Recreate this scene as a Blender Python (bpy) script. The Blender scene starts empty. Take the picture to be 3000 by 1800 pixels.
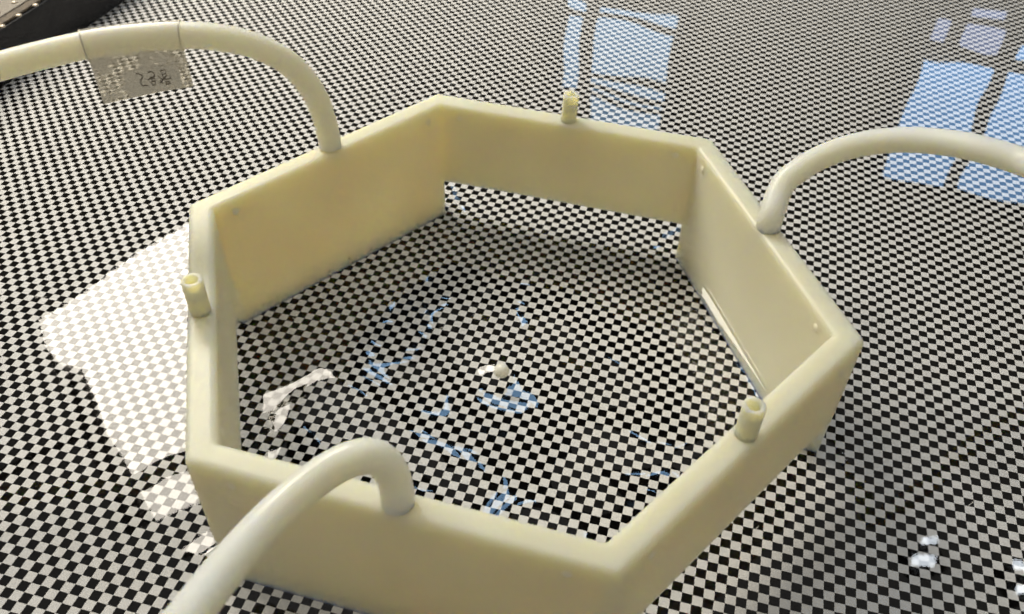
import bpy, bmesh, math, random
import numpy as np
from mathutils import Vector, Matrix

scene = bpy.context.scene
col = scene.collection
random.seed(4)
rng = np.random.default_rng(4)

# ---------------------------------------------------------------- units
S = 0.072            # metres per unit: the outer corner radius of the hexagonal frame
ZF = 0.489           # height of the frame's top above the printed sheet, in those units


def m(p):
    """plan units (z = 0 at the frame's top) to metres (z = 0 on the sheet)"""
    return Vector((p[0] * S, p[1] * S, (p[2] + ZF) * S))


# ---------------------------------------------------------------- camera
CAM = np.array([-0.48560787, -1.84591603, 1.63075814])
ROTV = np.array([-0.81013503, 0.12454517, 0.22657337])
FPX, PW, PH = 2583.47, 3000.0, 1800.0


def rodrigues(v):
    t = np.linalg.norm(v)
    k = v / t
    K = np.array([[0, -k[2], k[1]], [k[2], 0, -k[0]], [-k[1], k[0], 0]])
    return np.eye(3) + math.sin(t) * K + (1 - math.cos(t)) * K @ K


RC = rodrigues(ROTV)
cam_data = bpy.data.cameras.new('camera')
cam_data.sensor_width = 36.0
cam_data.sensor_fit = 'HORIZONTAL'
cam_data.lens = FPX / PW * 36.0
cam_data.clip_start = 0.005
cam_data.clip_end = 50.0
cam_data.dof.use_dof = True
cam_data.dof.focus_distance = 2.75 * 0.072
cam_data.dof.aperture_fstop = 36.0
cam = bpy.data.objects.new('camera', cam_data)
col.objects.link(cam)
M4 = Matrix([list(r) + [0] for r in RC.T.tolist()] + [[0, 0, 0, 1]])
cam.matrix_world = Matrix.Translation(m(CAM)) @ M4
scene.camera = cam


def ray(px):
    d = np.array([(px[0] - PW / 2) / FPX, -(px[1] - PH / 2) / FPX, -1.0]) @ RC
    return d / np.linalg.norm(d)


def at_depth(px, dep):
    d = np.array([(px[0] - PW / 2) / FPX, -(px[1] - PH / 2) / FPX, -1.0]) @ RC
    return CAM + d * dep


def on_z(px, z):
    d = ray(px)
    return CAM + d * ((z - CAM[2]) / d[2])


ZWATER = -0.435


def mirror(px):
    """the water point a pixel shows and the direction its mirror image comes from"""
    return on_z(px, ZWATER), ray(px) * np.array([1, 1, -1])


# ---------------------------------------------------------------- world: a dim room, pale ceiling above
world = bpy.data.worlds.new('World')
scene.world = world
world.use_nodes = True
wn = world.node_tree.nodes
wl = world.node_tree.links
wn.clear()
wo = wn.new('ShaderNodeOutputWorld')
wb = wn.new('ShaderNodeBackground')
wtc = wn.new('ShaderNodeTexCoord')
wsx = wn.new('ShaderNodeSeparateXYZ')
wr = wn.new('ShaderNodeValToRGB')
wl.new(wtc.outputs['Generated'], wsx.inputs[0])
wl.new(wsx.outputs['Z'], wr.inputs[0])
wr.color_ramp.elements[0].position = 0.55
wr.color_ramp.elements[0].color = (0.16, 0.145, 0.11, 1)
wr.color_ramp.elements[1].position = 0.95
wr.color_ramp.elements[1].color = (1.02, 0.995, 0.95, 1)
wl.new(wr.outputs[0], wb.inputs['Color'])
wb.inputs['Strength'].default_value = 0.70
wl.new(wb.outputs[0], wo.inputs['Surface'])

scene.view_settings.view_transform = 'Standard'
scene.view_settings.look = 'None'
scene.view_settings.exposure = 0.0
scene.view_settings.gamma = 1.0
scene.view_settings.use_curve_mapping = False
scene.cycles.use_denoising = True
scene.cycles.denoising_input_passes = 'RGB'
scene.cycles.transparent_max_bounces = 16
scene.cycles.max_bounces = 10
scene.cycles.diffuse_bounces = 5

LAMP_RADIANCE = 22.0
SPOT_RADIANCE = 33.0
LAMP_COLOR = (1.0, 0.925, 0.80)


# ---------------------------------------------------------------- helpers
def tag(o, label=None, cat=None, group=None, kind=None):
    if label: o['label'] = label
    if cat: o['category'] = cat
    if group: o['group'] = group
    if kind: o['kind'] = kind
    return o


def empty(name, loc):
    o = bpy.data.objects.new(name, None)
    o.empty_display_size = 0.01
    o.location = loc
    col.objects.link(o)
    return o


def mesh_obj(name, verts, faces, mat, parent=None, smooth=False):
    me = bpy.data.meshes.new(name)
    me.from_pydata([tuple(v) for v in verts], [], [tuple(f) for f in faces])
    me.update()
    if mat: me.materials.append(mat)
    if smooth:
        me.polygons.foreach_set('use_smooth', [True] * len(me.polygons))
    o = bpy.data.objects.new(name, me)
    col.objects.link(o)
    if parent:
        o.parent = parent
        o.matrix_parent_inverse = Matrix.Translation(-parent.location)
    return o


def bm_obj(name, bm, mat, parent=None, smooth=False):
    me = bpy.data.meshes.new(name)
    bm.to_mesh(me)
    bm.free()
    me.materials.append(mat)
    if smooth:
        me.polygons.foreach_set('use_smooth', [True] * len(me.polygons))
    o = bpy.data.objects.new(name, me)
    col.objects.link(o)
    if parent:
        o.parent = parent
        o.matrix_parent_inverse = Matrix.Translation(-parent.location)
    return o


def box_bm(c, ux, uy, uz, bevel=0.0, seg=2):
    """box centred at c with half-axis vectors"""
    bm = bmesh.new()
    c = Vector(c)
    vs = []
    for k in (-1, 1):
        for j in (-1, 1):
            for i in (-1, 1):
                vs.append(bm.verts.new(c + Vector(ux) * i + Vector(uy) * j + Vector(uz) * k))
    for f in ((0, 2, 3, 1), (4, 5, 7, 6), (0, 1, 5, 4), (2, 6, 7, 3), (0, 4, 6, 2), (1, 3, 7, 5)):
        bm.faces.new([vs[i] for i in f])
    bmesh.ops.recalc_face_normals(bm, faces=bm.faces)
    if bevel > 0:
        bmesh.ops.bevel(bm, geom=bm.edges[:], offset=bevel, segments=seg, profile=0.5, affect='EDGES')
    return bm


def new_mat(name):
    mt = bpy.data.materials.new(name)
    mt.use_nodes = True
    nt = mt.node_tree
    return mt, nt, nt.nodes['Principled BSDF'], nt.nodes['Material Output']


def noise(nt, scale, detail=3.0, rough=0.5, coord='Object'):
    tc = nt.nodes.new('ShaderNodeTexCoord')
    n = nt.nodes.new('ShaderNodeTexNoise')
    n.inputs['Scale'].default_value = scale
    n.inputs['Detail'].default_value = detail
    n.inputs['Roughness'].default_value = rough
    nt.links.new(tc.outputs[coord], n.inputs['Vector'])
    return n


def ramp(nt, src, stops):
    r = nt.nodes.new('ShaderNodeValToRGB')
    els = r.color_ramp.elements
    els[0].position, els[0].color = stops[0][0], (*stops[0][1], 1)
    els[1].position, els[1].color = stops[-1][0], (*stops[-1][1], 1)
    for p, c in stops[1:-1]:
        e = els.new(p)
        e.color = (*c, 1)
    nt.links.new(src, r.inputs[0])
    return r


def bump(nt, bsdf, src, strength, dist):
    b = nt.nodes.new('ShaderNodeBump')
    b.inputs['Strength'].default_value = strength
    b.inputs['Distance'].default_value = dist
    nt.links.new(src, b.inputs['Height'])
    nt.links.new(b.outputs[0], bsdf.inputs['Normal'])
    return b


def plain(name, color, rough=0.5, metal=0.0, nscale=None, var=0.15, bstr=0.0):
    mt, nt, b, out = new_mat(name)
    b.inputs['Roughness'].default_value = rough
    b.inputs['Metallic'].default_value = metal
    if nscale:
        n = noise(nt, nscale, 4)
        lo = tuple(c * (1 - var) for c in color)
        hi = tuple(min(1, c * (1 + var)) for c in color)
        r = ramp(nt, n.outputs['Fac'], [(0.3, lo), (0.7, hi)])
        nt.links.new(r.outputs[0], b.inputs['Base Color'])
        if bstr: bump(nt, b, n.outputs['Fac'], bstr, 0.0003)
    else:
        b.inputs['Base Color'].default_value = (*color, 1)
    return mt


def emitter(name, color, strength):
    mt, nt, b, out = new_mat(name)
    b.inputs['Base Color'].default_value = (0.0, 0.0, 0.0, 1)
    b.inputs['Emission Color'].default_value = (*color, 1)
    b.inputs['Emission Strength'].default_value = strength
    return mt


# ---------------------------------------------------------------- materials
# printed sheet
PITCH, THETA = 0.02774733, -0.51824545
mt, nt, b, out = new_mat('printed_checks')
tc = nt.nodes.new('ShaderNodeTexCoord')
mp = nt.nodes.new('ShaderNodeMapping')
mp.vector_type = 'TEXTURE'
mp.inputs['Rotation'].default_value = (0, 0, THETA)
mp.inputs['Scale'].default_value = (PITCH * S, PITCH * S, 1)
nt.links.new(tc.outputs['Object'], mp.inputs['Vector'])
ad = nt.nodes.new('ShaderNodeVectorMath')
ad.operation = 'ADD'
ad.inputs[1].default_value = (0.2 + 100, 0.82 + 101, 0.5)
nt.links.new(mp.outputs[0], ad.inputs[0])
# wobble of the printer's edge, a few hundredths of a check
nz = noise(nt, 900, 2)
sb = nt.nodes.new('ShaderNodeVectorMath'); sb.operation = 'SUBTRACT'
sb.inputs[1].default_value = (0.5, 0.5, 0.5)
nt.links.new(nz.outputs['Color'], sb.inputs[0])
sc_ = nt.nodes.new('ShaderNodeVectorMath'); sc_.operation = 'MULTIPLY'
sc_.inputs[1].default_value = (0.10, 0.10, 0.0)
nt.links.new(sb.outputs[0], sc_.inputs[0])
ad2 = nt.nodes.new('ShaderNodeVectorMath'); ad2.operation = 'ADD'
nt.links.new(ad.outputs[0], ad2.inputs[0])
nt.links.new(sc_.outputs[0], ad2.inputs[1])
ck = nt.nodes.new('ShaderNodeTexChecker')
ck.inputs['Scale'].default_value = 1.0
nt.links.new(ad2.outputs[0], ck.inputs['Vector'])
pn = noise(nt, 260, 4)
white = ramp(nt, pn.outputs['Fac'], [(0.3, (0.70, 0.685, 0.66)), (0.7, (0.78, 0.765, 0.74))])
nt.links.new(white.outputs[0], ck.inputs['Color1'])
black = ramp(nt, pn.outputs['Fac'], [(0.3, (0.002, 0.0018, 0.0016)), (0.7, (0.005, 0.0045, 0.004))])
nt.links.new(black.outputs[0], ck.inputs['Color2'])
nt.links.new(ck.outputs['Color'], b.inputs['Base Color'])
b.inputs['Roughness'].default_value = 0.9
b.inputs['Specular IOR Level'].default_value = 0.0
MAT_SHEET = mt

# clear water surface: mirror by Fresnel, otherwise see-through
mt, nt, b, out = new_mat('clear_water')
nt.nodes.remove(b)
fr = nt.nodes.new('ShaderNodeFresnel'); fr.inputs['IOR'].default_value = 1.333
# seen from below the thin sheet mirrors as little as from above (the bent ray is not traced)
gm = nt.nodes.new('ShaderNodeNewGeometry')
mr = nt.nodes.new('ShaderNodeMapRange')
mr.inputs['To Min'].default_value = 1.333
mr.inputs['To Max'].default_value = 1 / 1.333
nt.links.new(gm.outputs['Backfacing'], mr.inputs['Value'])
nt.links.new(mr.outputs[0], fr.inputs['IOR'])
tr = nt.nodes.new('ShaderNodeBsdfTransparent'); tr.inputs['Color'].default_value = (0.985, 0.99, 0.99, 1)
gl = nt.nodes.new('ShaderNodeBsdfGlossy'); gl.inputs['Roughness'].default_value = 0.0
gl.inputs['Color'].default_value = (1, 1, 1, 1)
mx = nt.nodes.new('ShaderNodeMixShader')
nt.links.new(fr.outputs[0], mx.inputs[0])
nt.links.new(tr.outputs[0], mx.inputs[1])
nt.links.new(gl.outputs[0], mx.inputs[2])
nt.links.new(mx.outputs[0], out.inputs['Surface'])
MAT_WATER = mt


def resin(name, c_lo, c_hi, rough, sss, scratch, spread=(1.0, 0.79, 0.31)):
    mt, nt, b, out = new_mat(name)
    n1 = noise(nt, 45, 3)
    r = ramp(nt, n1.outputs['Fac'], [(0.3, c_lo), (0.7, c_hi)])
    nt.links.new(r.outputs[0], b.inputs['Base Color'])
    b.inputs['Roughness'].default_value = rough
    b.inputs['IOR'].default_value = 1.46
    b.inputs['Subsurface Weight'].default_value = sss
    b.inputs['Subsurface Radius'].default_value = spread
    b.inputs['Subsurface Scale'].default_value = 0.009
    n2 = noise(nt, 420, 4, 0.6)
    bump(nt, b, n2.outputs['Fac'], scratch, 0.0004)
    rr = nt.nodes.new('ShaderNodeMapRange')
    rr.inputs['From Min'].default_value = 0.3
    rr.inputs['From Max'].default_value = 0.7
    rr.inputs['To Min'].default_value = rough - 0.08
    rr.inputs['To Max'].default_value = rough + 0.1
    nt.links.new(n1.outputs['Fac'], rr.inputs['Value'])
    nt.links.new(rr.outputs[0], b.inputs['Roughness'])
    return mt


MAT_RESIN = resin('ivory_resin', (0.805, 0.76, 0.56), (0.86, 0.82, 0.635), 0.42, 1.0, 0.16)
MAT_STUB = resin('ivory_resin_stub', (0.79, 0.74, 0.50), (0.83, 0.78, 0.55), 0.45, 1.0, 0.10)
MAT_HOSE = resin('milky_silicone', (0.91, 0.87, 0.735), (0.94, 0.90, 0.78), 0.36, 1.0, 0.04, (1.0, 0.79, 0.38))
MAT_BEAD = resin('cream_plastic', (0.82, 0.79, 0.66), (0.84, 0.81, 0.70), 0.25, 0.4, 0.0)
MAT_PLUG = plain('plug_resin', (0.97, 0.92, 0.72), 0.45)
MAT_SPECK = plain('dirt', (0.06, 0.05, 0.035), 0.9)
MAT_BLACK = plain('black_board', (0.013, 0.0125, 0.014), 0.6, 0, 90, 0.35, 0.2)
MAT_TAN = plain('tan_plate', (0.25, 0.222, 0.18), 0.6, 0, 300, 0.10, 0.15)
MAT_RIM = plain('worn_edge', (0.10, 0.075, 0.045), 0.6, 0, 500, 0.6, 0.4)
MAT_RIVET = plain('rivet_metal', (0.55, 0.48, 0.38), 0.35, 0.4)
MAT_DARKFRAME = plain('dark_frame', (0.03, 0.028, 0.026), 0.7)
MAT_METAL = plain('lamp_metal', (0.25, 0.24, 0.23), 0.4, 0.6)
MAT_PAPER = plain('paper', (0.86, 0.82, 0.74), 0.85, 0, 300, 0.06)
MAT_INK = plain('pencil_line', (0.10, 0.075, 0.055), 0.8)

# ---------------------------------------------------------------- the printed sheet and the water over it
EXT = 1.0
sheet = mesh_obj('checkered_sheet', [(-EXT, -EXT, 0), (EXT, -EXT, 0), (EXT, EXT, 0), (-EXT, EXT, 0)], [(0, 1, 2, 3)], MAT_SHEET)
tag(sheet, 'black and white checkered sheet lying under clear shallow water', 'ground', kind='structure')

KI = 0.9119          # inner corner radius of the frame
C30 = math.cos(math.radians(30))
T30 = math.tan(math.radians(30))
VI, VO = KI * C30, C30


def leg_dist(x, y, normal_deg):
    a = math.radians(normal_deg)
    v = x * math.cos(a) + y * math.sin(a)
    u = -x * math.sin(a) + y * math.cos(a)
    dv = np.maximum(np.maximum(VI - v, v - VO), 0)
    vc = np.clip(v, VI, VO)
    du = np.maximum(np.abs(u) - vc * T30, 0)
    return np.hypot(du, dv)


BEAD = 0.0243


def hexr(x, y):
    r = np.zeros_like(x)
    for k in range(6):
        a = math.radians(60 * k)
        r = np.maximum(r, x * math.cos(a) + y * math.sin(a))
    return r / C30


RIPPLES = [  # direction, wavelength, slope, phase
    (6.2460, 0.4587, 0.03722, 0.4387), (3.8980, 0.3853, 0.06167, 2.3362), (5.4668, 0.3906, 0.04147, 2.9273),
    (2.7042, 0.6079, 0.05114, 2.2276), (6.9873, 0.4782, 0.00904, 4.9006), (4.3569, 0.6706, 0.04075, 0.6957),
    (4.4874, 0.2441, 0.01704, 0.3393), (3.4878, 0.4398, 0.01192, 3.2314), (2.5305, 0.3182, 0.00400, 4.7804)]
SWELL = [(0.4, 0.62, 0.0022, 0.0), (1.9, 0.47, 0.0020, 2.0), (3.0, 0.33, 0.0016, 1.0)]


def water_h(x, y):
    h = np.zeros_like(x)
    for nd in (120, 0, 240):
        h = h + 0.030 * np.exp(-leg_dist(x, y, nd) / 0.036)
    r = np.hypot(x, y)
    h = h + 0.008 * np.exp(-np.maximum(r - BEAD, 0) / 0.022)
    hr = hexr(x, y)
    t = np.clip((0.88 - hr) / 0.22, 0, 1)
    mask = t * t * (3 - 2 * t)
    w = np.zeros_like(x)
    for a, lam, sl, ph in RIPPLES:
        k = 2 * math.pi / lam
        w = w + sl / k * np.sin(k * (x * math.cos(a) + y * math.sin(a)) + ph)
    o_ = np.zeros_like(x)
    for a, lam, sl, ph in SWELL:
        k = 2 * math.pi / lam
        o_ = o_ + sl / k * np.sin(k * (x * math.cos(a) + y * math.sin(a)) + ph)
    return h + mask * w + np.clip((hr - 0.9) / 0.2, 0, 1) * o_


rho = np.concatenate([np.linspace(0.004, 0.80, 110), np.linspace(0.805, KI, 34), np.linspace(KI + 0.01, 0.995, 5),
                      np.linspace(1.0, 1.12, 26), np.linspace(1.14, 3.4, 60), np.array([3.8, 4.5, 6.5, 13.5])])
NA = 720
phi = np.linspace(0, 2 * math.pi, NA, endpoint=False)
fold = np.mod(phi + math.radians(30), math.radians(60)) - math.radians(30)
hexshape = C30 / np.cos(fold)
RR = rho[:, None] * hexshape[None, :]
X = RR * np.cos(phi)[None, :]
Y = RR * np.sin(phi)[None, :]
Z = water_h(X, Y) + ZWATER + ZF
vv = np.stack([X.ravel() * S, Y.ravel() * S, Z.ravel() * S], 1)
vv = np.vstack([vv, [[0, 0, (ZWATER + ZF + float(water_h(np.zeros(1), np.zeros(1))[0])) * S]]])
i0, j0 = np.meshgrid(np.arange(len(rho) - 1), np.arange(NA), indexing='ij')
j1 = (j0 + 1) % NA
quads = np.stack([i0 * NA + j0, (i0 + 1) * NA + j0, (i0 + 1) * NA + j1, i0 * NA + j1], -1).reshape(-1, 4).tolist()
cidx = len(vv) - 1
tris = [(cidx, j, (j + 1) % NA) for j in range(NA)]
water = mesh_obj('water', vv.tolist(), quads + tris, MAT_WATER, smooth=True)
tag(water, 'thin clear still water covering the checkered sheet', 'water', kind='structure')

# ---------------------------------------------------------------- the hexagonal frame
frame = empty('hexagonal_frame', (0, 0, 0))
tag(frame, 'cream hexagonal resin frame standing in shallow water on the checkered sheet', 'frame')
ZLONG, ZSHORT = -ZF, -0.33
RF = 0.020           # rounding of the top edges
RV_O, RV_I = 0.030, 0.012   # rounding of the vertical corners


def corner_path(radius_corner, rv, n):
    """points and outward normals along one side of a rounded hexagon, for the side whose outward normal is +X.
    runs from the bisector at -30 deg to the bisector at +30 deg"""
    ap = radius_corner * C30
    half = ap * T30
    cut = rv * T30
    pts, nrm = [], []
    cy = half - cut
    cx = ap - rv
    for i in range(n + 1):
        a = math.radians(-30 + 30 * i / n)
        pts.append((cx + rv * math.cos(a), -cy + rv * math.sin(a)))
        nrm.append((math.cos(a), math.sin(a)))
    for i in range(1, 24):
        pts.append((ap, -cy + 2 * cy * i / 24))
        nrm.append((1.0, 0.0))
    for i in range(n + 1):
        a = math.radians(30 * i / n)
        pts.append((cx + rv * math.cos(a), cy + rv * math.sin(a)))
        nrm.append((math.cos(a), math.sin(a)))
    return pts, nrm


def build_wall(normal_deg, zbot, long):
    po, no = corner_path(1.0, RV_O, 5)
    pi_, ni = corner_path(KI, RV_I, 5)
    po2, _ = corner_path(1.0 - RF / C30, max(RV_O - RF, 0.004), 5)
    pi2, _ = corner_path(KI + RF / C30, RV_I + RF, 5)
    a = math.radians(normal_deg)
    ca, sa = math.cos(a), math.sin(a)

    def w(x, y, z):
        return m((x * ca - y * sa, x * sa + y * ca, z))

    def wn_(x, y, z):
        return Vector((x * ca - y * sa, x * sa + y * ca, z)).normalized()
    zs = [zbot] + ([ZSHORT - 0.0] if long else []) + [-0.15, -RF]
    verts, norms, faces = [], [], []
    nsec = len(po)
    rows = []   # per profile row: function giving (x, y, z, normal) at section i
    prof = []
    for z in zs:
        prof.append(('o', 0, z))
    NB = 5
    for k in range(1, NB + 1):
        prof.append(('of', k / NB * 90, None))
    for k in range(0, NB):
        prof.append(('if', 90 - k / NB * 90, None))
    for z in reversed(zs):
        prof.append(('i', 0, z))
    for kind, ang, z in prof:
        row = []
        for s_ in range(nsec):
            if kind == 'o':
                x, y = po[s_]; nn = (no[s_][0], no[s_][1], 0); zz = z
            elif kind == 'i':
                x, y = pi_[s_]; nn = (-ni[s_][0], -ni[s_][1], 0); zz = z
            elif kind == 'of':
                t = math.radians(ang)
                f = math.cos(t)
                x = po2[s_][0] + (po[s_][0] - po2[s_][0]) * f
                y = po2[s_][1] + (po[s_][1] - po2[s_][1]) * f
                zz = -RF + RF * math.sin(t)
                nn = (no[s_][0] * f, no[s_][1] * f, math.sin(t))
            else:
                t = math.radians(ang)
                f = math.cos(t)
                x = pi2[s_][0] + (pi_[s_][0] - pi2[s_][0]) * f
                y = pi2[s_][1] + (pi_[s_][1] - pi2[s_][1]) * f
                zz = -RF + RF * math.sin(t)
                nn = (-ni[s_][0] * f, -ni[s_][1] * f, math.sin(t))
            row.append(len(verts))
            verts.append(w(x, y, zz))
            norms.append(wn_(*nn))
        rows.append(row)
    for r0, r1 in zip(rows[:-1], rows[1:]):
        for s_ in range(nsec - 1):
            faces.append((r0[s_], r0[s_ + 1], r1[s_ + 1], r1[s_]))
    # underside and, on the long walls, the ends of the legs: own vertices, so their edges stay crisp
    def dup(idx, n):
        verts.append(verts[idx].copy())
        norms.append(n)
        return len(verts) - 1
    bo = [dup(v, Vector((0, 0, -1))) for v in rows[0]]
    bi = [dup(v, Vector((0, 0, -1))) for v in rows[-1]]
    for s_ in range(nsec - 1):
        faces.append((bo[s_ + 1], bo[s_], bi[s_], bi[s_ + 1]))
    if long:
        for s_, sg in ((0, -1), (nsec - 1, 1)):
            ea = math.radians(30 * sg)
            n = wn_(-math.sin(math.radians(30)), math.cos(ea) * sg, 0)
            q_ = [dup(rows[0][s_], n), dup(rows[1][s_], n), dup(rows[-2][s_], n), dup(rows[-1][s_], n)]
            faces.append(tuple(q_) if sg < 0 else tuple(reversed(q_)))
    return verts, norms, faces


bv, bn, bf = [], [], []
for nd, lg in ((120, True), (60, False), (0, True), (-60, False), (-120, True), (180, False)):
    v_, n_, f_ = build_wall(nd, ZLONG if lg else ZSHORT, lg)
    k0 = len(bv)
    bv += v_
    bn += n_
    bf += [tuple(k0 + i for i in f) for f in f_]
body = mesh_obj('frame_body', bv, bf, MAT_RESIN, frame, smooth=True)      # cast in one piece
body.data.normals_split_custom_set_from_vertices([tuple(n) for n in bn])

# small moulding plugs near the top corners of each wall, inside and outside
dome_me = None


def plug(normal_deg, u, inside):
    global dome_me
    if dome_me is None:
        bm = bmesh.new()
        n, rings = 16, 3
        rr, hh = 0.0130 * S, 0.0050 * S
        loops = []
        for i in range(rings):
            t = math.radians(90 * i / rings)
            loops.append([bm.verts.new((hh * math.sin(t), rr * math.cos(t) * math.cos(2 * math.pi * j / n), rr * math.cos(t) * math.sin(2 * math.pi * j / n))) for j in range(n)])
        top = bm.verts.new((hh, 0, 0))
        for l0, l1 in zip(loops[:-1], loops[1:]):
            for j in range(n):
                bm.faces.new((l0[j], l0[(j + 1) % n], l1[(j + 1) % n], l1[j]))
        for j in range(n):
            bm.faces.new((loops[-1][j], loops[-1][(j + 1) % n], top))
        dome_me = bpy.data.meshes.new('plug')
        bm.to_mesh(dome_me); bm.free()
        dome_me.materials.append(MAT_PLUG)
        dome_me.polygons.foreach_set('use_smooth', [True] * len(dome_me.polygons))
    o = bpy.data.objects.new('plug', dome_me)
    col.objects.link(o)
    a = math.radians(normal_deg)
    v = VI if inside else VO
    x = v * math.cos(a) - u * math.sin(a)
    y = v * math.sin(a) + u * math.cos(a)
    o.location = m((x, y, -0.047))
    o.rotation_euler = (0, 0, a + (math.pi if inside else 0))
    o.parent = frame
    return o


for nd in (120, 60, 0, -60, -120, 180):
    for u in (-0.39, 0.39):
        plug(nd, u, True)
        plug(nd, u, False)


def tube_mesh(name, path, radius, mat, parent=None, nseg=28, inner=None, cap=True):
    """sweep a circle along path (list of Vector, metres); inner = bore radius at the far end"""
    n = len(path)
    tang = []
    for i in range(n):
        t = path[min(i + 1, n - 1)] - path[max(i - 1, 0)]
        tang.append(t.normalized())
    ref = Vector((0, 0, 1)) if abs(tang[0].z) < 0.9 else Vector((1, 0, 0))
    u = (ref - tang[0] * ref.dot(tang[0])).normalized()
    verts, faces = [], []
    frames = []
    for i in range(n):
        u = (u - tang[i] * u.dot(tang[i])).normalized()
        v = tang[i].cross(u)
        frames.append((u.copy(), v))
        for j in range(nseg):
            a = 2 * math.pi * j / nseg
            verts.append(path[i] + (u * math.cos(a) + v * math.sin(a)) * radius)
    for i in range(n - 1):
        for j in range(nseg):
            j2 = (j + 1) % nseg
            faces.append((i * nseg + j, i * nseg + j2, (i + 1) * nseg + j2, (i + 1) * nseg + j))
    if cap:
        faces.append(tuple(reversed(range(nseg))))
        if inner is None:
            faces.append(tuple((n - 1) * nseg + j for j in range(nseg)))
    if inner is not None:
        last = (n - 1) * nseg
        e = path[-1]
        uu, v2 = frames[-1]
        depth = radius * 2.2
        base = len(verts)
        rings = [(inner + (radius - inner) * 0.82, radius * 0.06, 0), (inner * 1.08, radius * 0.06, 0), (inner, -radius * 0.06, 0), (inner, -depth, 0)]
        for rr, off, _ in rings:
            for j in range(nseg):
                a = 2 * math.pi * j / nseg
                verts.append(e + tang[-1] * off + (uu * math.cos(a) + v2 * math.sin(a)) * rr)
        prev = last
        for k in range(len(rings)):
            cur = base + k * nseg
            for j in range(nseg):
                j2 = (j + 1) % nseg
                faces.append((prev + j, prev + j2, cur + j2, cur + j))
            prev = cur
        faces.append(tuple(prev + j for j in range(nseg)))
    return mesh_obj(name, verts, faces, mat, parent, smooth=True)


# open barbs on the three short walls
for nd, lean, ht in ((60, (0.004, 0.0), 0.098), (-60, (0.0, 0.0), 0.100), (180, (0.0, -0.004), 0.112)):
    a = math.radians(nd)
    vm = (VI + VO) / 2
    x, y = vm * math.cos(a), vm * math.sin(a)
    path = [m((x + lean[0] * t, y + lean[1] * t, -0.012 + (ht + 0.012) * t)) for t in np.linspace(0, 1, 8)]
    o = tube_mesh('barb', path, 0.0272 * S, MAT_STUB, frame, 28, inner=0.0160 * S)

# grime on the submerged strip of the wall under the taped hose
bm = bmesh.new()
a = math.radians(120)
for i in range(34):
    u = rng.uniform(-0.40, 0.42)
    z = ZLONG + rng.uniform(0.004, 0.06)
    v = VI - 0.0006
    P = m((v * math.cos(a) - u * math.sin(a), v * math.sin(a) + u * math.cos(a), z))
    r = rng.uniform(0.0012, 0.0034) * S
    mt4 = Matrix.Translation(P) @ Matrix.Rotation(a, 4, 'Z') @ Matrix.Diagonal((0.35, rng.uniform(0.7, 1.6), 1, 1))
    bmesh.ops.create_icosphere(bm, subdivisions=1, radius=r, matrix=mt4)
o = bm_obj('grime', bm, MAT_SPECK, frame)
o['kind'] = 'stuff'

# ---------------------------------------------------------------- hoses
HR = 0.0373 * S


def catmull(P, per=10):
    P = [np.array(p, float) for p in P]
    Q = [2 * P[0] - P[1]] + P + [2 * P[-1] - P[-2]]
    out = []
    for i in range(1, len(Q) - 2):
        p0, p1, p2, p3 = Q[i - 1:i + 3]
        for k in range(per):
            t = k / per
            out.append(0.5 * (2 * p1 + (p2 - p0) * t + (2 * p0 - 5 * p1 + 4 * p2 - p3) * t * t + (3 * p1 - p0 - 3 * p2 + p3) * t ** 3))
    out.append(P[-1])
    return out


def smooth_pts(P, it=2):
    P = [np.array(p) for p in P]
    for _ in range(it):
        P = [P[0]] + [(P[i - 1] + 2 * P[i] + P[i + 1]) / 4 for i in range(1, len(P) - 1)] + [P[-1]]
    return P


def wall_mid(nd, z=0.0):
    a = math.radians(nd)
    vm = (VI + VO) / 2
    return np.array([vm * math.cos(a), vm * math.sin(a), z])


def hose(name_label, nd, pix, tail):
    base = wall_mid(nd, 0.002)
    pts = [base, wall_mid(nd, 0.045)] + [at_depth(px, d) for px, d in pix] + [np.array(t) for t in tail]
    path = smooth_pts(catmull(pts, 10), 6)
    o = tube_mesh('silicone_hose', [m(p) for p in path], HR, MAT_HOSE, None, 32)
    tag(o, name_label, 'hose', 'hoses plugged into the hexagonal frame')
    return o, path


h1, path1 = hose('cream silicone hose with a clear tape flag wrapped round it', 120,
                 [((938, 312), 2.79), ((900, 243), 2.69), ((838, 180), 2.61), ((745, 134), 2.55), ((640, 110), 2.51),
                  ((530, 104), 2.48), ((400, 112), 2.46), ((270, 129), 2.43), ((150, 155), 2.40), ((0, 195), 2.36), ((-150, 245), 2.30)],
                 [(-1.62, 0.48, 0.36), (-1.95, 0.40, 0.18), (-2.3, 0.35, -0.10), (-2.7, 0.30, -0.36), (-3.2, 0.25, -0.44)])
h2, path2 = hose('cream silicone hose arching out over the blue window reflections', 0,
                 [((2290, 545), 2.66), ((2340, 500), 2.66), ((2400, 464), 2.66), ((2478, 434), 2.65), ((2566, 416), 2.63), ((2663, 410), 2.59),
                  ((2768, 418), 2.53), ((2869, 436), 2.46), ((3000, 476), 2.38), ((3140, 535), 2.28)],
                 [(1.95, -0.25, 0.02), (2.3, -0.5, -0.25), (2.8, -0.8, -0.40)])
h3, path3 = hose('cream silicone hose bending sharply down onto the outer wall beside which a thin waterline shows', -120,
                 [((1150, 1392), 1.87), ((1122, 1352), 1.83), ((1070, 1336), 1.80), ((990, 1362), 1.78), ((895, 1428), 1.75), ((800, 1512), 1.70), ((703, 1615), 1.62),
                  ((606, 1736), 1.52), ((521, 1848), 1.43), ((440, 1970), 1.34)],
                 [(-1.02, -1.55, 0.30), (-1.30, -1.85, 0.05), (-1.6, -2.2, -0.25), (-1.9, -2.6, -0.40)])
h3['label'] = 'cream silicone hose bending sharply over and crossing in front of the outer wall'

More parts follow.
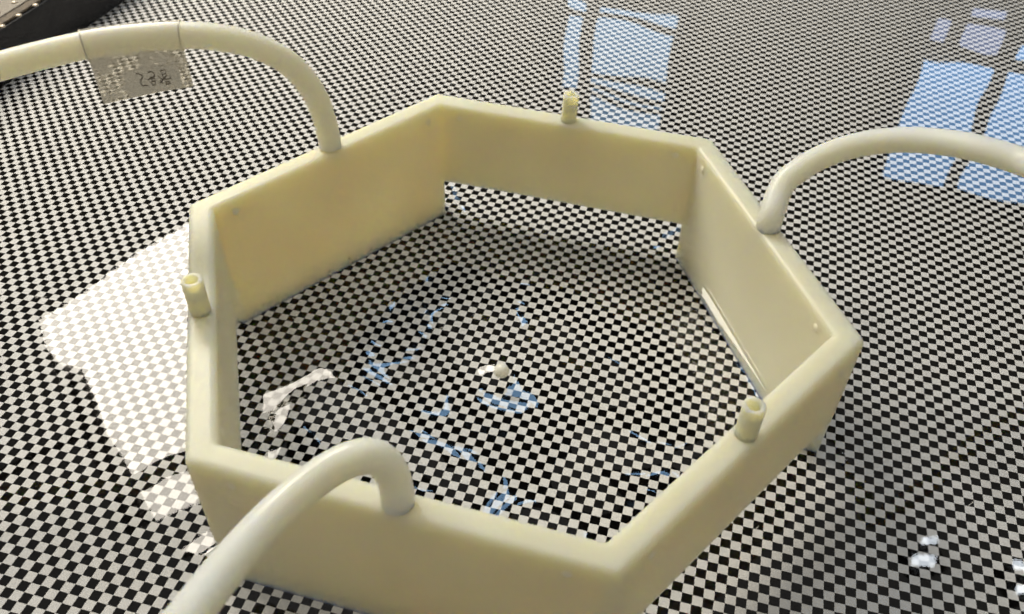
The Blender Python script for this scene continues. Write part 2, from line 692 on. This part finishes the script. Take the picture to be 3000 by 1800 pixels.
# ---------------------------------------------------------------- the tape flag on the first hose
mt, nt, b, out = new_mat('clear_tape')
tr = nt.nodes.new('ShaderNodeBsdfTransparent')
tr.inputs['Color'].default_value = (0.98, 0.975, 0.96, 1)
b.inputs['Base Color'].default_value = (0.95, 0.93, 0.86, 1)
b.inputs['Roughness'].default_value = 0.15
b.inputs['Coat Weight'].default_value = 0.5
mx = nt.nodes.new('ShaderNodeMixShader'); mx.inputs[0].default_value = 0.26
nt.links.new(tr.outputs[0], mx.inputs[1]); nt.links.new(b.outputs[0], mx.inputs[2])
nt.links.new(mx.outputs[0], out.inputs['Surface'])
MAT_TAPE = mt
mt, nt, b, out = new_mat('stuck_tape')
tr = nt.nodes.new('ShaderNodeBsdfTransparent')
tr.inputs['Color'].default_value = (0.90, 0.88, 0.82, 1)
b.inputs['Base Color'].default_value = (0.93, 0.89, 0.81, 1)
b.inputs['Roughness'].default_value = 0.3
n1 = noise(nt, 900, 5, 0.7)
n2 = noise(nt, 170, 2, 0.5)
mul = nt.nodes.new('ShaderNodeMath'); mul.operation = 'MULTIPLY_ADD'
mul.inputs[1].default_value = 0.6
nt.links.new(n2.outputs['Fac'], mul.inputs[0]); nt.links.new(n1.outputs['Fac'], mul.inputs[2])
rp = ramp(nt, mul.outputs[0], [(0.77, (0.92, 0.92, 0.92)), (0.86, (0.25, 0.25, 0.25))])
mx = nt.nodes.new('ShaderNodeMixShader')
nt.links.new(rp.outputs[0], mx.inputs[0])
nt.links.new(tr.outputs[0], mx.inputs[1]); nt.links.new(b.outputs[0], mx.inputs[2])
nt.links.new(mx.outputs[0], out.inputs['Surface'])
MAT_FLAG = mt


def px_of(p):
    q_ = RC @ (np.array(p) - CAM)
    return PW / 2 + FPX * q_[0] / -q_[2], PH / 2 - FPX * q_[1] / -q_[2]


sel = [p for p in path1 if 246 <= px_of(p)[0] <= 536 and p[2] > 0.1]
sel = sorted(sel, key=lambda p: px_of(p)[0])
flagroot = empty('tape_flag', m(sel[len(sel) // 2]))
tag(flagroot, 'clear tape flag with a handwritten paper slip wrapped round a cream hose', 'tape label')
tube_mesh('tape_sleeve', [m(p) for p in sel], HR * 1.13, MAT_TAPE, flagroot, 32, cap=False)
MAT_EDGE = plain('tape_edge', (0.66, 0.60, 0.47), 0.4)
for a_, b_ in ((0, 1), (-2, -1)):        # a thin darker ring at each cut end of the tape
    pa, pb = m(sel[a_]), m(sel[b_])
    e_ = pa if a_ == 0 else pb
    t_ = (pb - pa).normalized() * (0.0022 * S)
    tube_mesh('tape_edge', [e_ - t_, e_ + t_], HR * 1.14, MAT_EDGE, flagroot, 32, cap=False)
NS = len(sel)
FL = 0.150


def flag_pt(u, v, off=0.0):
    """u along the hose 0..1, v down the flag 0..1, off towards the viewer's side"""
    f = u * (NS - 1)
    i = min(int(f), NS - 2)
    p = sel[i] + (sel[i + 1] - sel[i]) * (f - i)
    ln = FL * (1.0 - 0.13 * u)
    drop = 0.0385 * 0.92 + v * ln
    tdir = sel[-1] - sel[0]
    nrm = np.array([tdir[1], -tdir[0], 0]) / math.hypot(tdir[0], tdir[1])
    wav = 0.004 * math.sin(u * 5.0) * v
    return m(p + np.array([0.0, 0.0, -drop]) + nrm * (off + wav - 0.006 * v))


def flag_sheet(name, u0, u1, v0, v1, off, thick, mat, parent, nu=24, nv=8):
    verts, faces = [], []
    for side in (0, 1):
        for i in range(nu + 1):
            for j in range(nv + 1):
                verts.append(flag_pt(u0 + (u1 - u0) * i / nu, v0 + (v1 - v0) * j / nv, off + (thick if side == 0 else 0)))
    NN = (nu + 1) * (nv + 1)
    for i in range(nu):
        for j in range(nv):
            a_ = i * (nv + 1) + j
            q_ = (a_, a_ + 1, a_ + nv + 2, a_ + nv + 1)
            faces.append(q_)
            faces.append(tuple(NN + k for k in reversed(q_)))
    ring = [i * (nv + 1) for i in range(nu + 1)] + [nu * (nv + 1) + j for j in range(1, nv + 1)] + \
           [i * (nv + 1) + nv for i in range(nu - 1, -1, -1)] + [j for j in range(nv - 1, 0, -1)]
    for k in range(len(ring)):
        a_, b_ = ring[k], ring[(k + 1) % len(ring)]
        faces.append((a_, b_, NN + b_, NN + a_))
    return mesh_obj(name, verts, faces, mat, parent, smooth=False)


flag = flag_sheet('flag', 0.0, 1.0, -0.02, 1.0, 0.0, 0.0012, MAT_FLAG, flagroot)
slip = flag_sheet('paper_slip', 0.30, 0.885, 0.40, 0.985, 0.0016, 0.0010, MAT_PAPER, flagroot)
FX0, FY0, FS = 220, 40, 5.708
strokes = [
    [(910, 985), (960, 993), (1010, 1010), (1025, 1028), (990, 1060), (970, 1090), (965, 1130), (985, 1160), (1080, 1152)],
    [(1125, 972), (1180, 958), (1225, 985), (1228, 1020), (1195, 1040), (1140, 1042)],
    [(1100, 1068), (1160, 1062), (1215, 1055), (1222, 1088), (1150, 1105)],
    [(1140, 1110), (1180, 1092), (1215, 1110), (1205, 1150), (1160, 1155), (1140, 1110)],
    [(1345, 945), (1425, 935), (1425, 990), (1350, 1000), (1340, 945)],
    [(1355, 1000), (1365, 1045), (1410, 1040)],
    [(1280, 1025), (1340, 1070), (1420, 1068), (1500, 1060), (1480, 1012)],
    [(1440, 1005), (1360, 1075), (1290, 1130)],
    [(1300, 1080), (1350, 1140)],
    [(1390, 1112), (1460, 1102)], [(1392, 1142), (1470, 1132)], [(1402, 1100), (1395, 1150)], [(1460, 1095), (1466, 1140)]]
# corners of the flag in that close view, to lay the writing out on it
TL, TR, BR, BL = np.array((150, 755.)), np.array((1815, 600.)), np.array((1885, 1170.)), np.array((225, 1405.))


def uv_of(p):
    u, v = 0.5, 0.5
    for _ in range(12):
        f = (1 - u) * (1 - v) * TL + u * (1 - v) * TR + u * v * BR + (1 - u) * v * BL - np.array(p, float)
        du = (1 - v) * (TR - TL) + v * (BR - BL)
        dv = (1 - u) * (BL - TL) + u * (BR - TR)
        d = np.linalg.solve(np.stack([du, dv], 1), -f)
        u, v = u + d[0], v + d[1]
    return u, v


ivs, ifs = [], []
hw = 6.5
for st in strokes:
    base = len(ivs)
    for i, p in enumerate(st):
        a_ = np.array(st[max(i - 1, 0)], float); b_ = np.array(st[min(i + 1, len(st) - 1)], float)
        t = (b_ - a_) / max(np.linalg.norm(b_ - a_), 1e-6)
        n = np.array((-t[1], t[0])) * hw
        for sgn in (-1, 1):
            u, v = uv_of(np.array(p) + sgn * n)
            ivs.append(flag_pt(u, v, 0.0034))
    for i in range(len(st) - 1):
        k = base + 2 * i
        ifs.append((k, k + 1, k + 3, k + 2))
mesh_obj('handwriting', ivs, ifs, MAT_INK, slip).matrix_parent_inverse = Matrix.Identity(4)

# ---------------------------------------------------------------- the bead in the middle
bm = bmesh.new()
bmesh.ops.create_uvsphere(bm, u_segments=40, v_segments=24, radius=BEAD * S)
for v in bm.verts:      # a moulded bead: slightly flattened, with a faint parting line
    v.co.z *= 0.97
    if abs(v.co.z) < 0.03 * BEAD * S:
        v.co.x *= 1.012; v.co.y *= 1.012
bead = bm_obj('bead', bm, MAT_BEAD, None, True)
bead.location = m((0.0, -0.010, ZWATER + 0.008))
tag(bead, 'tiny cream plastic bead floating at the centre of the hexagon', 'bead')

# flecks of lint on the water
bm = bmesh.new()
for px in ((118, 865), (126, 871), (543, 741), (1050, 97), (868, 940), (1265, 955), (1290, 962), (2530, 322), (2570, 330), (2220, 1545), (880, 1165), (430, 705), (1180, 1010), (2840, 1480)):
    P = on_z(px, ZWATER + 0.002)
    n_ = int(rng.integers(2, 4))
    a0 = rng.uniform(0, 6.28)
    for k in range(n_):
        a0 += rng.uniform(-0.9, 0.9)
        mt4 = Matrix.Translation(m(P)) @ Matrix.Rotation(a0, 4, 'Z') @ Matrix.Diagonal((rng.uniform(1.6, 3.2), 0.5, 0.4, 1))
        bmesh.ops.create_icosphere(bm, subdivisions=1, radius=0.0022 * S, matrix=mt4)
        P = P + np.array([math.cos(a0), math.sin(a0), 0]) * 0.008
lint = bm_obj('lint', bm, plain('lint', (0.75, 0.73, 0.68), 0.9))
tag(lint, 'tiny pale flecks of lint scattered on the water', 'lint', kind='stuff')

# ---------------------------------------------------------------- riveted platform at the edge of the sheet
e0, e1 = np.array([-1.32, 3.18]), np.array([-1.83, 2.29])
ed = (e0 - e1) / np.linalg.norm(e0 - e1)
en = np.array([-ed[1], ed[0]])          # away from the sheet
ZP = -0.255
root = empty('platform', m((*(e1 + en * 0.6), -ZF)))
tag(root, 'low black-sided platform with a tan riveted top beyond the checkered sheet', 'platform')


def pm(s_, t_, z):
    P = e1 + ed * s_ + en * t_
    return m((P[0], P[1], z))


def slab(name, s0, s1, t0, t1, z0, z1, mat, bev=0.004):
    c = (pm(s0, t0, z0) + pm(s1, t1, z1)) / 2
    ux = Vector((ed[0], ed[1], 0)) * ((s1 - s0) / 2 * S)
    uy = Vector((en[0], en[1], 0)) * ((t1 - t0) / 2 * S)
    uz = Vector((0, 0, (z1 - z0) / 2 * S))
    return bm_obj(name, box_bm(c, ux, uy, uz, bev * S), mat, root)


JOINT = 0.02
slab('side_board', JOINT + 0.006, 3.2, 0.0, 0.09, -ZF, ZP, MAT_BLACK, 0.014)
slab('side_board', -1.6, JOINT - 0.006, 0.004, 0.09, -ZF, ZP - 0.012, MAT_BLACK, 0.014)
slab('edge_strip', JOINT + 0.002, 3.2, 0.012, 0.11, ZP + 0.001, ZP + 0.014, MAT_RIM, 0.004)
slab('edge_strip', -1.6, JOINT - 0.010, 0.020, 0.11, ZP - 0.010, ZP + 0.006, MAT_RIM, 0.004)
slab('top_plate', -1.6, 3.2, 0.055, 2.0, ZP - 0.05, ZP + 0.020, MAT_TAN, 0.004)
# rivets on a square grid set by the five that show
zr = ZP + 0.020
riv = [on_z(p, zr) for p in ((42, 8), (104, 16), (55, 46), (7, 78), (-6, 37))]
rv_me = None


def rivet(P):
    global rv_me
    if rv_me is None:
        bm = bmesh.new()
        bmesh.ops.create_uvsphere(bm, u_segments=14, v_segments=8, radius=0.015 * S)
        for v in bm.verts: v.co.z = max(v.co.z, -0.002 * S) * 0.55
        rv_me = bpy.data.meshes.new('rivet'); bm.to_mesh(rv_me); bm.free()
        rv_me.materials.append(MAT_RIVET)
        rv_me.polygons.foreach_set('use_smooth', [True] * len(rv_me.polygons))
    o = bpy.data.objects.new('rivet', rv_me)
    col.objects.link(o)
    o.parent = root
    o.matrix_parent_inverse = Matrix.Translation(-root.location)
    o.location = m((P[0], P[1], zr))


for P in riv: rivet(P)
st = [(np.dot(P[:2] - e1, ed), np.dot(P[:2] - e1, en)) for P in riv]
print('rivets', [(round(float(a), 3), round(float(b), 3)) for a, b in st])

# ---------------------------------------------------------------- what the water mirrors: lamp and windows
# LED panel lamp on an arm, out of the picture up to the left
ZL = 6.0
P0 = np.array([-3.1, 4.5])
lu = np.array([-0.35, 0.937])
lv = np.array([lu[1], -lu[0]])
LL, LW = 3.9, 2.75
lc = P0 + lu * LL / 2 + lv * LW / 2
lamp = empty('desk_lamp', m((-7.5, 5.2, -ZF)))
tag(lamp, 'warm white panel lamp on an arm, mirrored as a bright patch in the water', 'lamp')
MAT_LED = emitter('led_panel', LAMP_COLOR, LAMP_RADIANCE)
ux = Vector((lu[0], lu[1], 0)) * S
uy = Vector((lv[0], lv[1], 0)) * S
outline = []
for p in ((546, 667), (109, 934), (133, 1031), (182, 1073), (242, 1079), (285, 1164), (315, 1273), (364, 1358)):
    P, r = mirror(p)
    outline.append((P + r * ((ZL - P[2]) / r[2]))[:2])
outline += [np.array(v) for v in ((-2.75, 4.45), (-0.52, 5.3), (-0.6, 6.3))]
NO = len(outline)
dv = [m((*p, ZL - 0.02)) for p in outline] + [m((*p, ZL + 0.02)) for p in outline]
mesh_obj('diffuser', dv, [tuple(range(NO)), tuple(reversed(range(NO, 2 * NO)))] + [(k, (k + 1) % NO, NO + (k + 1) % NO, NO + k) for k in range(NO)], MAT_LED, lamp)
bm_obj('housing', box_bm(m((*lc, ZL + 0.10)), ux * (LL / 2 + 0.05), uy * (LW / 2 + 0.05), Vector((0, 0, 0.07 * S)), 0.02 * S), MAT_METAL, lamp)
tube_mesh('arm', [m(p) for p in smooth_pts(catmull([(lc[0], lc[1], ZL + 0.17), (lc[0] - 0.8, lc[1] - 0.2, ZL + 0.5), (-6.2, 5.5, 6.6), (-7.4, 5.2, 5.0), (-7.5, 5.2, 2.0), (-7.5, 5.2, -ZF + 0.1)], 8), 2)], 0.09 * S, MAT_METAL, lamp, 16)
tube_mesh('base', [m((-7.5, 5.2, z)) for z in (-ZF, -ZF + 0.05, -ZF + 0.12)], 0.9 * S, MAT_METAL, lamp, 40)

# a second lamp head further round to the left gives the main light and the shadows' direction
spot = empty('reading_lamp', m((-10.9, 10.6, -ZF)))
tag(spot, 'bright warm reading lamp further left that throws the shadows to the right', 'lamp')
sc3 = np.array([-8.5, 8.5, 8.0])
sd = -sc3 / np.linalg.norm(sc3)
sx = np.cross(sd, [0, 0, 1.0]); sx /= np.linalg.norm(sx)
sy = np.cross(sx, sd)
MAT_SPOT = emitter('reading_lamp_disc', LAMP_COLOR, SPOT_RADIANCE)
NV = 40
disc = [m(sc3 + 1.2 * (sx * math.cos(2 * math.pi * k / NV) + sy * math.sin(2 * math.pi * k / NV))) for k in range(NV)]
disc_o = mesh_obj('diffuser', disc, [tuple(range(NV))], MAT_SPOT, spot)
hood = []
for rr, dd in ((1.24, 0.04), (1.27, -0.1), (1.0, -0.7), (0.4, -1.1), (0.15, -1.2)):
    hood += [m(sc3 + sd * dd + rr * (sx * math.cos(2 * math.pi * k / NV) + sy * math.sin(2 * math.pi * k / NV))) for k in range(NV)]
mesh_obj('hood', hood, [(r * NV + k, r * NV + (k + 1) % NV, (r + 1) * NV + (k + 1) % NV, (r + 1) * NV + k) for r in range(4) for k in range(NV)] + [tuple(4 * NV + k for k in range(NV))], MAT_METAL, spot, True)
tube_mesh('arm', [m(p) for p in smooth_pts(catmull([sc3 - sd * 1.15, sc3 - sd * 2.2, (-10.6, 10.4, 8.0), (-10.9, 10.6, 4.0), (-10.9, 10.6, -ZF + 0.1)], 8), 2)], 0.08 * S, MAT_METAL, spot, 16)
tube_mesh('base', [m((-10.9, 10.6, z)) for z in (-ZF, -ZF + 0.05, -ZF + 0.12)], 0.8 * S, MAT_METAL, spot, 40)

# windows far behind, on one wall plane 2.9 m away
WD = 40.0
wa = math.radians(56)
wn3 = np.array([math.cos(wa), math.sin(wa)])
wu = np.array([math.sin(wa), -math.cos(wa)])   # to the right as one faces the wall


def on_wall(px):
    P, r = mirror(px)
    t = (WD - np.dot(P[:2], wn3)) / np.dot(r[:2], wn3)
    Q = P + r * t
    return np.dot(Q[:2], wu), Q[2]


def wall_box(name, u0, u1, z0, z1, d0, d1, mat, parent):
    c = m((*(wn3 * (WD + (d0 + d1) / 2) + wu * (u0 + u1) / 2), (z0 + z1) / 2))
    return bm_obj(name, box_bm(c, Vector((wu[0], wu[1], 0)) * ((u1 - u0) / 2 * S), Vector((wn3[0], wn3[1], 0)) * ((d1 - d0) / 2 * S), Vector((0, 0, (z1 - z0) / 2 * S))), mat, parent)


def window(label, panes, mat, slats=()):
    rects = []
    for quad in panes:
        uz = [on_wall(p) for p in quad]
        us = sorted(a for a, _ in uz); zs = sorted(b for _, b in uz)
        rects.append(((us[0] + us[1]) / 2, (us[2] + us[3]) / 2, (zs[0] + zs[1]) / 2, (zs[2] + zs[3]) / 2))
    U0, U1 = min(r[0] for r in rects) - 1.0, max(r[1] for r in rects) + 1.0
    Z0, Z1 = min(r[2] for r in rects) - 1.0, max(r[3] for r in rects) + 1.0
    root = empty('window', m((*(wn3 * WD + wu * (U0 + U1) / 2), Z0)))
    tag(root, label, 'window', 'windows mirrored in the water')
    wall_box('window_frame', U0, U1, Z0, Z1, 0.4, 1.2, MAT_DARKFRAME, root)
    for (u0, u1, z0, z1), mm in zip(rects, mat if isinstance(mat, list) else [mat] * len(rects)):
        wall_box('pane', u0, u1, z0, z1, 0.0, 0.3, mm, root)
    for quad in slats:
        uz = [on_wall(p) for p in quad]
        us = [a for a, _ in uz]; zs = [b for _, b in uz]
        wall_box('blind_slat', min(us), max(us), (zs[0] + zs[1]) / 2 - 0.10, (zs[0] + zs[1]) / 2 + 0.10, -0.4, -0.1, MAT_DARKFRAME, root)
    return rects


MAT_SKY1 = emitter('pane_pale', (0.42, 0.68, 1.0), 3.9)
MAT_SKY2 = emitter('pane_blue', (0.28, 0.56, 1.0), 5.3)
MAT_SKY3 = emitter('pane_dim', (0.50, 0.62, 1.0), 2.6)


def zq(x0, y0, s_, *pts): return [(x0 + a / s_, y0 + b / s_) for a, b in pts]


w1 = window('pale blue daylit window with blind slats across its panes, mirrored behind an open barb', [
    zq(1600, 0, 3.711, (225, 200), (385, 210), (300, 985), (160, 985)),
    zq(1600, 0, 3.711, (225, 20), (430, 40), (405, 115), (230, 95)),
    zq(1600, 0, 3.711, (570, 250), (1375, 350), (1205, 1470), (425, 1370)),
    zq(1600, 0, 3.711, (575, 95), (1420, 195), (1415, 245), (570, 145))],
    [MAT_SKY1] * 4,
    slats=[zq(1600, 0, 3.711, (490, 795), (1330, 905)), zq(1600, 0, 3.711, (470, 935), (1300, 1050)), zq(1600, 0, 3.711, (455, 1035), (1290, 1150))])
w2 = window('deep blue daylit window of large panes, mirrored beyond the arching hose', [
    zq(2000, 0, 2.473, (1740, 450), (2235, 540), (1900, 1360), (1450, 1290)),
    zq(2000, 0, 2.473, (2370, 560), (2890, 640), (2530, 1450), (2010, 1375)),
    zq(2000, 0, 2.473, (2060, 190), (2345, 230), (2280, 390), (2010, 330)),
    zq(2000, 0, 2.473, (1850, 150), (1940, 160), (1885, 330), (1790, 325)),
    zq(2000, 0, 2.473, (2110, 70), (2350, 110), (2330, 150), (2085, 115)),
    zq(2000, 0, 2.473, (2450, 350), (2800, 390), (2760, 480), (2430, 440))],
    [MAT_SKY2, MAT_SKY2, MAT_SKY3, MAT_SKY3, MAT_SKY3, MAT_SKY2])
print('win', [tuple(round(float(v), 2) for v in r) for r in w1 + w2])

# small bright ceiling lights mirrored low on the right
MAT_CEIL = emitter('ceiling_diffuser', (0.86, 0.93, 1.0), 26.0)
ZC = 30.0
for quads in ([zq(2500, 1400, 3.71, (680, 870), (895, 880), (895, 960), (680, 945)), zq(2500, 1400, 3.71, (770, 705), (905, 705), (905, 750), (770, 750))],
              [zq(2500, 1400, 3.71, (1690, 905), (1800, 905), (1800, 990), (1690, 990)), zq(2500, 1400, 3.71, (1815, 940), (1900, 940), (1900, 1010), (1815, 1010)),
               zq(2500, 1400, 3.71, (1700, 1195), (1800, 1195), (1800, 1270), (1700, 1270)), zq(2500, 1400, 3.71, (1815, 1200), (1900, 1200), (1900, 1285), (1815, 1285))]):
    cs = []
    for qd in quads:
        H = []
        for p in qd:
            P, r = mirror(p)
            H.append(P + r * ((ZC - P[2]) / r[2]))
        cs.append(np.array(H))
    cen = np.mean(np.concatenate(cs), 0)
    root = empty('ceiling_light', m((cen[0], cen[1], ZC)))
    tag(root, 'pair of small white ceiling light tubes mirrored low in the water' if len(quads) == 2 else 'cluster of four white ceiling light panels mirrored at the water\'s edge', 'ceiling light')
    for H in cs:
        c = H.mean(0)
        a_ = (H[1] + H[2] - H[0] - H[3]) / 4
        b_ = (H[2] + H[3] - H[0] - H[1]) / 4
        bm_obj('diffuser', box_bm(m((c[0], c[1], ZC)), Vector(a_) * S, Vector(b_) * S, Vector((0, 0, 0.1 * S))), MAT_CEIL, root)
    allp = np.concatenate(cs)
    lo, hi = allp.min(0), allp.max(0)
    bm_obj('housing', box_bm(m(((lo[0] + hi[0]) / 2, (lo[1] + hi[1]) / 2, ZC + 0.6)), Vector(((hi[0] - lo[0]) / 2 * S, 0, 0)), Vector((0, (hi[1] - lo[1]) / 2 * S, 0)), Vector((0, 0, 0.3 * S))), MAT_DARKFRAME, root)

# a skylight of narrow blue panes high ahead, mirrored in broken pieces by the ripples inside the frame
MAT_SKY4 = emitter('skylight_pane', (0.36, 0.64, 1.0), 12.0)
ZS = 34.0
cs = []
for cx_, cy_, w_, h_, a_ in ((10.503, 38.187, 1.403, 0.266, 0.378), (8.397, 35.635, 0.731, 0.597, 0.363), (13.441, 37.790, 1.353, 1.041, -0.015),
                             (3.557, 20.767, 1.738, 0.501, 0.323), (1.221, 23.718, 0.400, 0.200, -0.067), (2.684, 22.459, 1.175, 0.651, 0.057),
                             (7.423, 19.552, 2.021, 0.221, 0.040), (7.132, 31.338, 1.188, 0.200, -0.389), (3.415, 24.114, 0.400, 0.369, -0.335)):
    w_, h_ = w_ * 1.05, h_ * 1.1 + 0.03
    ca_, sa_ = math.cos(a_), math.sin(a_)
    cs.append(np.array([(cx_ + i_ * w_ * ca_ - j_ * h_ * sa_, cy_ + i_ * w_ * sa_ + j_ * h_ * ca_, ZS) for i_, j_ in ((-1, -1), (1, -1), (1, 1), (-1, 1))]))
allp = np.concatenate(cs)
lo, hi = allp.min(0), allp.max(0)
root = empty('skylight', m(((lo[0] + hi[0]) / 2, (lo[1] + hi[1]) / 2, ZS)))
tag(root, 'blue daylit skylight of narrow panes, mirrored in broken streaks round the bead', 'skylight')
for H in cs:
    c = H.mean(0)
    a_ = (H[1] + H[2] - H[0] - H[3]) / 4
    b_ = (H[2] + H[3] - H[0] - H[1]) / 4
    bm_obj('pane', box_bm(m((c[0], c[1], ZS)), Vector(a_) * S, Vector(b_) * S, Vector((0, 0, 0.1 * S))), MAT_SKY4, root)
bm_obj('skylight_frame', box_bm(m(((lo[0] + hi[0]) / 2, (lo[1] + hi[1]) / 2, ZS + 0.8)), Vector(((hi[0] - lo[0]) / 2 * S + 0.05, 0, 0)), Vector((0, (hi[1] - lo[1]) / 2 * S + 0.05, 0)), Vector((0, 0, 0.3 * S))), MAT_DARKFRAME, root)
